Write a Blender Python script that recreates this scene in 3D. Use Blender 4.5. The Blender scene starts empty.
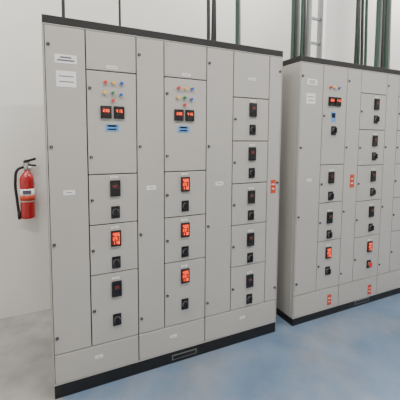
import bpy, bmesh, math, random
from mathutils import Matrix, Vector
random.seed(4)
COL=bpy.context.scene.collection

# ---------------------------------------------------------------- materials
def mat(name, col, rough=0.5, metal=0.0, emit=None, es=0.0, noise=0.0, nscale=4.0, bump=0.0, bscale=80.0, coat=0.0):
    m=bpy.data.materials.new(name); m.use_nodes=True
    nt=m.node_tree; b=nt.nodes['Principled BSDF']
    b.inputs['Base Color'].default_value=(*col,1); b.inputs['Roughness'].default_value=rough
    b.inputs['Metallic'].default_value=metal
    if coat: b.inputs['Coat Weight'].default_value=coat
    if emit:
        b.inputs['Emission Color'].default_value=(*emit,1); b.inputs['Emission Strength'].default_value=es
    tc=nt.nodes.new('ShaderNodeTexCoord')
    if noise>0:
        n=nt.nodes.new('ShaderNodeTexNoise'); n.inputs['Scale'].default_value=nscale; n.inputs['Detail'].default_value=5
        nt.links.new(tc.outputs['Object'],n.inputs['Vector'])
        r=nt.nodes.new('ShaderNodeValToRGB')
        r.color_ramp.elements[0].position=.3; r.color_ramp.elements[1].position=.7
        r.color_ramp.elements[0].color=(*[c*(1-noise) for c in col],1)
        r.color_ramp.elements[1].color=(*[min(1,c*(1+noise)) for c in col],1)
        nt.links.new(n.outputs['Fac'],r.inputs['Fac']); nt.links.new(r.outputs['Color'],b.inputs['Base Color'])
    if bump>0:
        n2=nt.nodes.new('ShaderNodeTexNoise'); n2.inputs['Scale'].default_value=bscale; n2.inputs['Detail'].default_value=4
        nt.links.new(tc.outputs['Object'],n2.inputs['Vector'])
        bp=nt.nodes.new('ShaderNodeBump'); bp.inputs['Strength'].default_value=bump; bp.inputs['Distance'].default_value=.01
        nt.links.new(n2.outputs['Fac'],bp.inputs['Height']); nt.links.new(bp.outputs['Normal'],b.inputs['Normal'])
    return m
M_grey=mat('powder_coat_grey',(.455,.438,.41),.34,noise=.03,nscale=1.5,bump=.04,bscale=300)
M_gap=mat('door_gap_shade',(.02,.02,.02),.8)  # near-black colour stands in for the shade inside the door gaps
M_black=mat('black_paint',(.006,.006,.007),.5)
M_plast=mat('black_plastic',(.006,.006,.008),.35)
M_screen=mat('dark_screen',(.008,.005,.006),.15)
M_knob=mat('knob_dark_grey',(.018,.018,.02),.4)
M_ring=mat('knob_ring',(.12,.12,.125),.4)
M_label=mat('label_white',(.80,.80,.79),.5)
M_ink=mat('label_ink',(.10,.10,.13),.6)
M_blue=mat('label_blue',(.12,.32,.66),.5)
M_redl=mat('label_red',(.58,.06,.025),.5)
M_digit=mat('led_digits_red',(.9,.10,.02),.5,emit=(1,.10,.025),es=1.3)
M_lit=mat('lit_screen',(.10,.010,.004),.3,emit=(1,.07,.01),es=.10)
M_steel=mat('steel',(.55,.55,.56),.3,metal=1)
LAMP={'r':mat('lamp_red',(.6,.03,.015),.25,emit=(1,.04,.02),es=.2),
      'y':mat('lamp_yellow',(.8,.45,.03),.25,emit=(1,.55,.03),es=.2),
      'b':mat('lamp_blue',(.03,.10,.45),.25,emit=(.03,.15,1),es=.1),
      'g':mat('lamp_green',(.03,.22,.07),.25)}
M_wall=mat('wall_plaster',(.76,.75,.72),.75,noise=.035,nscale=1.2,bump=.1,bscale=60)
M_wall2=mat('pillar_paint',(.82,.81,.79),.7,noise=.02,nscale=2)
M_ceil=mat('ceiling_paint',(.75,.75,.74),.8)
M_red=mat('extinguisher_red',(.42,.010,.015),.25,coat=.5)
M_hose=mat('rubber_hose',(.008,.008,.008),.5)
M_cgreen=mat('cable_green',(.015,.055,.035),.5)
M_cgrey=mat('conduit_grey',(.14,.16,.155),.5)
M_cblack=mat('cable_black',(.008,.008,.009),.5)
M_galv=mat('galvanised_steel',(.30,.31,.32),.45,metal=.6,noise=.1,nscale=30)

def floor_mat():
    m=bpy.data.materials.new('floor_epoxy'); m.use_nodes=True; nt=m.node_tree; b=nt.nodes['Principled BSDF']
    N=nt.nodes.new; L=nt.links.new
    tc=N('ShaderNodeTexCoord'); sep=N('ShaderNodeSeparateXYZ'); L(tc.outputs['Object'],sep.inputs[0])
    n=N('ShaderNodeTexNoise'); n.inputs['Scale'].default_value=5; n.inputs['Detail'].default_value=6; L(tc.outputs['Object'],n.inputs['Vector'])
    def mth(op,a,bv,clamp=False):
        x=N('ShaderNodeMath'); x.operation=op; x.use_clamp=clamp
        for i,v in enumerate((a,bv)):
            if isinstance(v,(int,float)): x.inputs[i].default_value=v
            else: L(v,x.inputs[i])
        return x.outputs[0]
    wob=mth('MULTIPLY',mth('SUBTRACT',n.outputs['Fac'],.5),.10)
    # blue lane in front of the switchboards, from the left end of the cabinets rightwards
    fy=mth('MULTIPLY',mth('SUBTRACT',.22,mth('ADD',sep.outputs['Y'],wob)),25.,True)
    fx=mth('MULTIPLY',mth('SUBTRACT',mth('ADD',sep.outputs['X'],wob),.02),25.,True)
    worn=N('ShaderNodeTexNoise'); worn.inputs['Scale'].default_value=1.7; worn.inputs['Detail'].default_value=9; worn.inputs['Roughness'].default_value=.65
    L(tc.outputs['Object'],worn.inputs['Vector'])
    wf=mth('SUBTRACT',1.0,mth('MULTIPLY',mth('SUBTRACT',worn.outputs['Fac'],.47),2.4,True))
    fac=mth('MULTIPLY',mth('MULTIPLY',fx,fy),wf)
    g=N('ShaderNodeValToRGB'); g.color_ramp.elements[0].color=(.25,.245,.235,1); g.color_ramp.elements[1].color=(.34,.335,.32,1)
    g.color_ramp.elements[0].position=.35; g.color_ramp.elements[1].position=.65
    L(n.outputs['Fac'],g.inputs['Fac'])
    n2=N('ShaderNodeTexNoise'); n2.inputs['Scale'].default_value=3; n2.inputs['Detail'].default_value=8; L(tc.outputs['Object'],n2.inputs['Vector'])
    bl=N('ShaderNodeValToRGB'); bl.color_ramp.elements[0].color=(.125,.195,.30,1); bl.color_ramp.elements[1].color=(.185,.255,.36,1)
    bl.color_ramp.elements[0].position=.35; bl.color_ramp.elements[1].position=.65
    L(n2.outputs['Fac'],bl.inputs['Fac'])
    mx=N('ShaderNodeMix'); mx.data_type='RGBA'; L(fac,mx.inputs['Factor']); L(g.outputs['Color'],mx.inputs['A']); L(bl.outputs['Color'],mx.inputs['B'])
    L(mx.outputs['Result'],b.inputs['Base Color'])
    b.inputs['Roughness'].default_value=.25
    bp=N('ShaderNodeBump'); bp.inputs['Strength'].default_value=.08; bp.inputs['Distance'].default_value=.01
    L(n.outputs['Fac'],bp.inputs['Height']); L(bp.outputs['Normal'],b.inputs['Normal'])
    return m
M_floor=floor_mat()

# ---------------------------------------------------------------- mesh helpers
class MB:
    def __init__(s): s.bm=bmesh.new(); s.mats=[]
    def mi(s,m):
        if m not in s.mats: s.mats.append(m)
        return s.mats.index(m)
    def box(s,x0,x1,y0,y1,z0,z1,m):
        i=s.mi(m); r=bmesh.ops.create_cube(s.bm,size=1)
        for v in r['verts']:
            v.co=Vector(((x0+x1)/2+v.co.x*(x1-x0),(y0+y1)/2+v.co.y*(y1-y0),(z0+z1)/2+v.co.z*(z1-z0)))
        fs={f for v in r['verts'] for f in v.link_faces}
        for f in fs: f.material_index=i
        return s
    def cyl(s,p,r,h,axis,m,r2=None,seg=20,smooth=True):
        i=s.mi(m)
        rot={'z':Matrix.Identity(4),'y':Matrix.Rotation(math.radians(90),4,'X'),'x':Matrix.Rotation(math.radians(90),4,'Y')}[axis]
        q=bmesh.ops.create_cone(s.bm,cap_ends=True,segments=seg,radius1=r,radius2=r if r2 is None else r2,depth=h,matrix=Matrix.Translation(p)@rot)
        fs={f for v in q['verts'] for f in v.link_faces}
        for f in fs:
            f.material_index=i
            if smooth and len(f.verts)==4: f.smooth=True
        return s
    def lathe(s,cx,cy,prof,m,seg=32):
        i=s.mi(m); rings=[]
        for r,z in prof:
            rings.append([s.bm.verts.new((cx+r*math.cos(2*math.pi*k/seg),cy+r*math.sin(2*math.pi*k/seg),z)) for k in range(seg)])
        for a,b in zip(rings,rings[1:]):
            for k in range(seg):
                f=s.bm.faces.new((a[k],a[(k+1)%seg],b[(k+1)%seg],b[k])); f.material_index=i; f.smooth=True
        for ring,fl in ((rings[0],True),(rings[-1],False)):
            f=s.bm.faces.new(ring[::-1] if fl else ring); f.material_index=i
        return s
    def obj(s,name,parent=None,bevel=0,seg=2):
        bmesh.ops.recalc_face_normals(s.bm,faces=s.bm.faces[:])
        me=bpy.data.meshes.new(name); s.bm.to_mesh(me); s.bm.free()
        for m in s.mats: me.materials.append(m)
        o=bpy.data.objects.new(name,me); COL.objects.link(o)
        if parent: o.parent=parent
        if bevel:
            b=o.modifiers.new('bev','BEVEL'); b.width=bevel; b.segments=seg; b.limit_method='ANGLE'
            b.harden_normals=False
        return o
def empty(name,loc=(0,0,0)):
    o=bpy.data.objects.new(name,None); COL.objects.link(o); o.location=loc; o.empty_display_size=.2
    return o
def tube(name,pts,r,m,parent=None):
    c=bpy.data.curves.new(name,'CURVE'); c.dimensions='3D'; c.bevel_depth=r; c.bevel_resolution=4; c.use_fill_caps=True
    sp=c.splines.new('BEZIER'); sp.bezier_points.add(len(pts)-1)
    for b,p in zip(sp.bezier_points,pts):
        b.co=p; b.handle_left_type=b.handle_right_type='AUTO'
    c.materials.append(m)
    o=bpy.data.objects.new(name,c); COL.objects.link(o)
    if parent: o.parent=parent
    return o

SEG={'0':'abcdef','1':'bc','2':'abged','3':'abgcd','4':'fgbc','5':'afgcd','6':'afgedc','7':'abc','8':'abcdefg','9':'abfgcd'}
def digits(mb,text,x,z,h,y,m):
    w=h*.55; t=h*.18
    x0=x-(len(text)*w*1.35-w*.35)/2
    for k,ch in enumerate(text):
        a=x0+k*w*1.35; S=SEG[ch]
        R={'a':(a,a+w,z+h/2-t,z+h/2),'g':(a,a+w,z-t/2,z+t/2),'d':(a,a+w,z-h/2,z-h/2+t),
           'f':(a,a+t,z,z+h/2),'b':(a+w-t,a+w,z,z+h/2),'e':(a,a+t,z-h/2,z),'c':(a+w-t,a+w,z-h/2,z)}
        for q in S:
            r=R[q]; mb.box(r[0],r[1],y-.001,y,r[2],r[3],m)

class Cab:
    """one switchboard; local y=0 is the door face, -y towards the viewer"""
    def __init__(s,x0,x1,z0,z1,depth):
        s.e=empty('electrical_switchboard_cabinet'); s.x0,s.x1,s.z0,s.z1=x0,x1,z0,z1
        s.doors=MB(); s.met=MB(); s.knb=MB(); s.lab=MB(); s.lock=MB(); s.lamp=MB(); s.dig=MB()
        b=MB(); b.box(x0+.004,x1-.004,.014,.03,z0+.004,z1-.004,M_gap)  # black sheet behind the doors, painted shade that darkens the seams
        b.obj('door_recess_shade',s.e)
        b=MB(); b.box(x0,x1,.03,depth,z0,z1,M_grey)
        b.box(x0,x0+.006,.0,.03,z0,z1,M_grey); b.box(x1-.006,x1,.0,.03,z0,z1,M_grey)
        b.box(x0,x1,.0,.03,z1-.006,z1,M_grey); b.box(x0,x1,.0,.03,z0,z0+.006,M_grey)
        # removable end covers on both sides
        for xa,xb in ((x0-.004,x0),(x1,x1+.004)):
            b.box(xa,xb,.03,depth*.5-.003,z0+.02,z1-.02,M_grey); b.box(xa,xb,depth*.5+.003,depth-.02,z0+.02,z1-.02,M_grey)
        b.obj('body',s.e,bevel=.002)
        p=MB(); p.box(x0+.003,x1-.003,.004,.05,0,z0,M_black); p.box(x0+.003,x1-.003,depth-.05,depth-.004,0,z0,M_black)
        p.box(x0+.003,x0+.05,.05,depth-.05,0,z0,M_black); p.box(x1-.05,x1-.003,.05,depth-.05,0,z0,M_black)
        xm=x0+.8
        p.box(xm-.09,xm+.09,.001,.004,.022,.056,M_cgrey); p.box(xm-.082,xm+.082,-.0005,.001,.028,.050,M_black)
        p.obj('plinth',s.e,bevel=.001)
        t=MB(); h=.042
        t.box(x0-.002,x1+.002,.0,.045,z1,z1+h,M_black); t.box(x0-.002,x1+.002,depth-.045,depth,z1,z1+h,M_black)
        t.box(x0-.002,x0+.04,.045,depth-.045,z1,z1+h,M_black); t.box(x1-.04,x1+.002,.045,depth-.045,z1,z1+h,M_black)
        t.obj('top_lifting_frame',s.e,bevel=.003)
    def door(s,xa,xb,za,zb,lock='l',n=1):
        g=.003
        s.doors.box(xa+g,xb-g,-.001,.0145,za+g,zb-g,M_grey)
        if lock:
            xs=xa+.018 if lock=='l' else xb-.018
            for k in range(n):
                z=za+(zb-za)*(k+.5)/n if n>1 else (za+zb)/2
                if n>1: z=za+.1+(zb-za-.2)*k/(n-1)
                s.lock.cyl((xs,-.004,z),.0085,.008,'y',M_plast); s.lock.box(xs-.0012,xs+.0012,-.0088,-.008,z-.006,z+.006,M_steel)
    def screws(s,xa,xb,za,zb):
        for x in (xa+.02,xb-.02):
            for z in (za+.02,zb-.02): s.lock.cyl((x,-.0025,z),.005,.003,'y',M_steel)
    def meter(s,x,z,lit=False,w=.058,h=.094,txt=('405','231','118')):
        s.met.box(x-w/2,x+w/2,-.012,-.001,z-h/2,z+h/2,M_plast)
        s.met.box(x-w/2+.006,x+w/2-.006,-.0135,-.012,z-h/2+.012,z+h/2-.008,M_lit if lit else M_screen)
        if lit:
            for k,t in enumerate(txt): digits(s.dig,t,x,z+h*.27-k*h*.26,h*.20,-.0137,M_digit)
        else:
            s.met.box(x-w*.3,x+w*.3,-.0142,-.0135,z-h*.05,z+h*.30,M_knob)
            digits(s.dig,'27',x,z+h*.12,h*.14,-.0143,M_redl)
    def disp(s,x,z,t):
        w=.060;h=.070
        s.met.box(x-w/2,x+w/2,-.012,-.001,z-h/2,z+h/2,M_plast)
        s.met.box(x-w/2+.005,x+w/2-.005,-.0135,-.012,z-h/2+.006,z+h/2-.006,M_screen)
        digits(s.dig,t,x,z+.008,.017,-.0137,M_digit)
    def knob(s,x,z,red=False):
        s.knb.box(x-.025,x+.025,-.007,-.001,z-.036,z+.036,M_plast)
        s.knb.cyl((x,-.011,z+.002),.020,.010,'y',M_ring)
        s.knb.cyl((x,-.018,z+.002),.0165,.012,'y',LAMP['r'] if red else M_knob)
        s.knb.box(x-.006,x+.006,-.036,-.018,z-.020,z+.024,LAMP['r'] if red else M_plast)
    def light(s,x,z,c):
        s.lamp.cyl((x,-.004,z),.0125,.008,'y',M_steel); s.lamp.cyl((x,-.012,z),.010,.012,'y',LAMP[c],r2=.008)
    def label(s,x,z,w,h,m=None,ink=2,th=.07):
        m=m or M_label
        s.lab.box(x-w/2,x+w/2,-.0028,-.0008,z-h/2,z+h/2,m)
        for k in range(ink):
            zz=z+h*(.5-(k+1)/(ink+1)); l=w*random.uniform(.22,.40)
            s.lab.box(x-l,x+l,-.0032,-.0028,zz-h*th,zz+h*th,M_ink if m is not M_redl else M_label)
    def finish(s):
        s.doors.obj('doors',s.e,bevel=.003,seg=3); s.met.obj('meters',s.e,bevel=.0012); s.knb.obj('rotary_handles',s.e,bevel=.0015)
        s.lab.obj('labels',s.e); s.lock.obj('locks_and_screws',s.e); s.lamp.obj('indicator_lamps',s.e); s.dig.obj('led_digits',s.e)
        return s.e

# ---------------------------------------------------------------- cabinet 1
Z0,Z1=.08,2.08
c=Cab(0,1.563,Z0,Z1,.65)
zb=.262
xs=[0.006,.209,.489,.660,.950,1.151,1.448,1.557]
for a,b in ((xs[0],xs[2]),(xs[2],xs[4]),(xs[4],xs[7])):
    c.door(a,b,Z0+.006,zb,None); c.screws(a,b,Z0+.006,zb); c.label((a+b)/2,.19,.045,.018,ink=1)
for i in (0,2,4):
    c.door(xs[i],xs[i+1],zb,Z1-.006,'l',4)
c.door(xs[6],xs[7],zb,Z1-.006,'r',3)
for i in (0,2,4):
    c.label((xs[i]+xs[i+1])/2,1.185,.06,.026,ink=1)
rows=[Z1-.006,1.862,1.278,.985,.688,zb]
for (a,b,xm,lits) in ((xs[1],xs[2],.357,(0,1,0)),(xs[3],xs[4],.80,(1,1,1))):
    for k in range(5):
        c.door(a,b,rows[k+1],rows[k],'l' if k else None,2 if k==1 else 1)
    c.screws(a,b,rows[1],rows[0])
    c.label((a+b)/2,1.885,.06,.018,ink=1)
    for k,(zm,zk) in enumerate(((1.195,1.053),(.896,.750),(.588,.395))):
        c.meter(xm,zm,lits[k]); c.knob(xm,zk); c.label(xm-.005,zm+.066,.045,.012,ink=1)
    c.disp(xm-.045,1.633,'230'); c.disp(xm+.028,1.633,'415')
    c.label(xm-.012,1.545,.075,.04,M_blue,ink=0); c.label(xm-.012,1.556,.05,.01,ink=0); c.label(xm-.012,1.537,.05,.008,ink=0)
    c.light(xm-.05,1.742,'y'); c.light(xm-.005,1.742,'g'); c.light(xm+.04,1.735,'b')
    c.light(xm-.045,1.80,'r'); c.light(xm-.0,1.80,'y'); c.light(xm+.045,1.80,'b'); c.light(xm-.005,1.70,'r')
# nameplates on first strip
c.label(.108,1.905,.11,.046,ink=2,th=.09); c.label(.108,1.800,.10,.085,ink=2,th=.03)
r6=[Z1-.006,1.770,1.473,1.176,.880,.578,zb]
for k in range(6): c.door(xs[5],xs[6],r6[k+1],r6[k],'l' if k else None)
for k,(zm,zk) in enumerate(((1.689,1.552),(1.383,1.248),(1.076,.944),(.767,.632),(.458,.322))):
    c.meter(1.31,zm); c.knob(1.31,zk); c.label(1.31,zm+.062,.045,.012,ink=1)
c.label((xs[5]+xs[6])/2,1.90,.06,.018,ink=1)
c.label(1.503,1.14,.045,.10,M_redl,ink=2,th=.04)
c.finish()
# ---------------------------------------------------------------- cabinet 2
c=Cab(1.730,3.60,.06,2.07,.65)
Z0,Z1=.06,2.07; zb=.245
xs=[1.736,1.965,2.228,2.392,2.72,2.885,3.20,3.36,3.594]
for a,b in ((xs[0],xs[2]),(xs[2],xs[4]),(xs[4],xs[6]),(xs[6],xs[8])):
    c.door(a,b,Z0+.006,zb,None); c.screws(a,b,Z0+.006,zb)
for i in (0,2,4,6): c.door(xs[i],xs[i+1],zb,Z1-.006,'l',4)
c.door(xs[7],xs[8],zb,Z1-.006,'l',3)
rA=[Z1-.006,1.285,.975,.655,zb]
for k in range(4): c.door(xs[1],xs[2],rA[k+1],rA[k],'l',1)
c.disp(2.055,1.79,'230'); c.disp(2.125,1.79,'415'); c.label(2.085,1.67,.05,.08,M_blue,ink=0); c.label(2.085,1.68,.04,.035,ink=1); c.knob(2.09,1.56)
for k,q in enumerate('ryb'): c.light(2.04+.045*k,1.90,q)
for k,(zm,zk) in enumerate(((1.18,1.03),(.85,.71),(.555,.40))):
    c.meter(2.085,zm,k==2); c.knob(2.085,zk); c.label(2.085,zm+.060,.045,.012,ink=1)
rB=[Z1-.006,1.88,1.574,1.268,.955,.635,zb]
for col,(a,b,xm) in enumerate(((xs[3],xs[4],2.59),(xs[5],xs[6],3.07))):
    for k in range(6): c.door(a,b,rB[k+1],rB[k],'l' if k else None)
    for k,(zm,zk) in enumerate(((1.795,1.665),(1.48,1.345),(1.17,1.03),(.855,.71),(.536,.375))):
        c.meter(xm,zm,k==4); c.knob(xm,zk,k==4); c.label(xm,zm+.06,.045,.012,ink=1)
c.label(1.85,1.925,.10,.045,ink=2); c.label(1.84,1.80,.09,.08,ink=2,th=.03)
c.label(2.33,1.14,.05,.11,M_redl,ink=2,th=.04); c.label(2.12,.14,.045,.09,M_redl,ink=2,th=.04); c.label(2.62,.13,.045,.09,M_redl,ink=2,th=.04)
c.label(1.85,1.17,.05,.022,ink=1)
c.finish()

# ---------------------------------------------------------------- room
def room(name,x0,x1,y0,y1,z0,z1,m):
    b=MB(); b.box(x0,x1,y0,y1,z0,z1,m); return b.obj(name)
XL,XR,YF,YB,H=-2.2,7.0,-4.2,1.10,4.0
room('floor',XL,XR,YF,YB,-.1,0,M_floor)
room('wall_back',XL-.1,XR+.1,YB,YB+.1,-.1,H,M_wall)
room('wall_left',XL-.1,XL,YF,YB,-.1,H,M_wall)
room('wall_right',XR,XR+.1,YF,YB,-.1,H,M_wall)
room('wall_front',XL-.1,XR+.1,YF-.1,YF,-.1,H,M_wall)
room('ceiling',XL-.1,XR+.1,YF-.1,YB+.1,H,H+.1,M_ceil)

# ---------------------------------------------------------------- fire extinguisher on back wall
e=empty('fire_extinguisher')
X,Y=-.152,YB-.075
b=MB()
R=.053
b.lathe(X,Y,[(.044,.838),(.051,.841),(R,.853),(R,1.14),(.051,1.165),(.043,1.187),(.030,1.203),(.018,1.21),(.017,1.235)],M_red)
b.obj('cylinder_body',e)
b=MB(); b.lathe(X,Y,[(.0536,.975),(.0536,1.08)],M_label); b.lathe(X,Y,[(.0539,.985),(.0539,1.03)],M_redl); b.box(X-.03,X+.03,Y-.0555,Y-.048,1.04,1.07,M_ink); b.obj('instruction_label',e)
b=MB(); b.cyl((X,Y,1.25),.02,.035,'z',M_steel); b.box(X-.012,X+.012,Y-.012,Y+.012,1.26,1.285,M_steel); b.cyl((X+.024,Y-.005,1.25),.012,.02,'x',M_label)
b.obj('valve',e,bevel=.001)
b=MB()
for z0,z1,dz in ((1.285,1.305,.024),(1.265,1.28,-.008)):
    i=b.mi(M_hose); q=bmesh.ops.create_cube(b.bm,size=1)
    for v in q['verts']:
        fx=v.co.x+.5; v.co=Vector((X-.02+fx*.09,Y+v.co.y*.02,(z0+z1)/2+v.co.z*(z1-z0)+fx*dz))
    for f in {f for v in q['verts'] for f in v.link_faces}: f.material_index=i
b.obj('carry_handle_and_lever',e,bevel=.002)
tube('hose',[(X-.018,Y,1.255),(X-.060,Y-.005,1.235),(X-.080,Y-.01,1.15),(X-.074,Y-.01,1.0),(X-.064,Y-.012,.89)],.0105,M_hose,e)
b=MB(); b.cyl((X-.062,Y-.012,.865),.011,.06,'z',M_hose,r2=.014); b.obj('nozzle',e)
b=MB(); b.box(X-.02,X+.02,YB-.006,YB,1.16,1.31,M_steel); b.box(X-.008,X+.008,Y,YB,1.225,1.237,M_steel); b.obj('wall_bracket',e)

# ---------------------------------------------------------------- pillar, tray and cables behind/above
b=MB(); b.box(2.85,3.35,.86,YB,0,H,M_wall2); b.obj('wall_pillar',bevel=.01)
def bundle(name,x,y,n,r,ms,z0,dx=.03):
    e=empty(name)
    for k in range(n):
        xx=x+(k-(n-1)/2)*dx; j=random.uniform(-.02,.02)
        tube('cable_%d'%(k+1),[(xx,y,z0),(xx+j*.4,y,z0+.25),(xx+j,y+.01,z0+.9),(xx+j*.5,y,H)],r,ms[k%len(ms)],e)
bundle('power_cable_bundle',.12,.35,1,.010,[M_cblack],2.08)
bundle('power_cable_bundle',.47,.35,1,.008,[M_cblack],2.08)
bundle('power_cable_bundle',1.165,.35,3,.013,[M_cblack],2.08,.028)
bundle('power_cable_bundle',1.40,.35,2,.011,[M_cgreen,M_cgrey],2.08,.028)
bundle('power_cable_bundle',2.03,.35,6,.014,[M_cgreen,M_cblack,M_cgrey],2.07,.034)
bundle('power_cable_bundle',2.80,.35,4,.014,[M_cblack,M_cgreen],2.07,.05)
bundle('power_cable_bundle',3.12,.35,5,.016,[M_cgreen,M_cgrey,M_cblack],2.07,.05)
e=empty('cable_ladder_tray'); b=MB()
for x in (2.20,2.34): b.box(x-.006,x+.006,.40,.46,2.073,H,M_galv)
z=2.15
while z<H-.05: b.box(2.20,2.34,.42,.44,z,z+.02,M_galv); z+=.22
b.obj('ladder',e)

# ---------------------------------------------------------------- ceiling luminaires
M_tube=mat('light_diffuser',(.9,.9,.9),.4,emit=(1,.97,.93),es=4)
for (x,y) in ((-.9,-1.6),(1.2,-1.6),(3.3,-1.6),(5.4,-1.6),(-.9,.5),(1.8,.6),(4.4,.6)):
    b=MB(); b.box(x-.62,x+.62,y-.10,y+.10,H-.05,H,M_galv); b.box(x-.6,x+.6,y-.085,y+.085,H-.058,H-.05,M_tube); b.obj('ceiling_light')
    l=bpy.data.lights.new('ceiling_lamp','AREA'); l.shape='RECTANGLE'; l.size=1.2; l.size_y=.3
    l.energy=56 if y<0 else 46; l.color=(1,.965,.92)
    o=bpy.data.objects.new('ceiling_lamp',l); COL.objects.link(o); o.location=(x,y,H-.07)
w=bpy.data.worlds.new('world'); bpy.context.scene.world=w; w.use_nodes=True
w.node_tree.nodes['Background'].inputs[0].default_value=(.8,.85,.9,1); w.node_tree.nodes['Background'].inputs[1].default_value=.3

# ---------------------------------------------------------------- camera
R=[[0.904134682845016,-0.02912293268314839,0.4262538329078992],[-0.4272011425218369,-0.07632833150440706,0.9009290591593715],[0.006297547521027675,-0.9966573335914837,-0.08145244191265384]]
cam=bpy.data.cameras.new('camera'); cam.sensor_width=36; cam.lens=322/400*36; cam.shift_y=-34/400
co=bpy.data.objects.new('camera',cam); COL.objects.link(co)
co.matrix_world=Matrix([[R[0][0],-R[0][1],-R[0][2],.0067],[R[1][0],-R[1][1],-R[1][2],-1.8998],[R[2][0],-R[2][1],-R[2][2],1.4806],[0,0,0,1]])
bpy.context.scene.camera=co
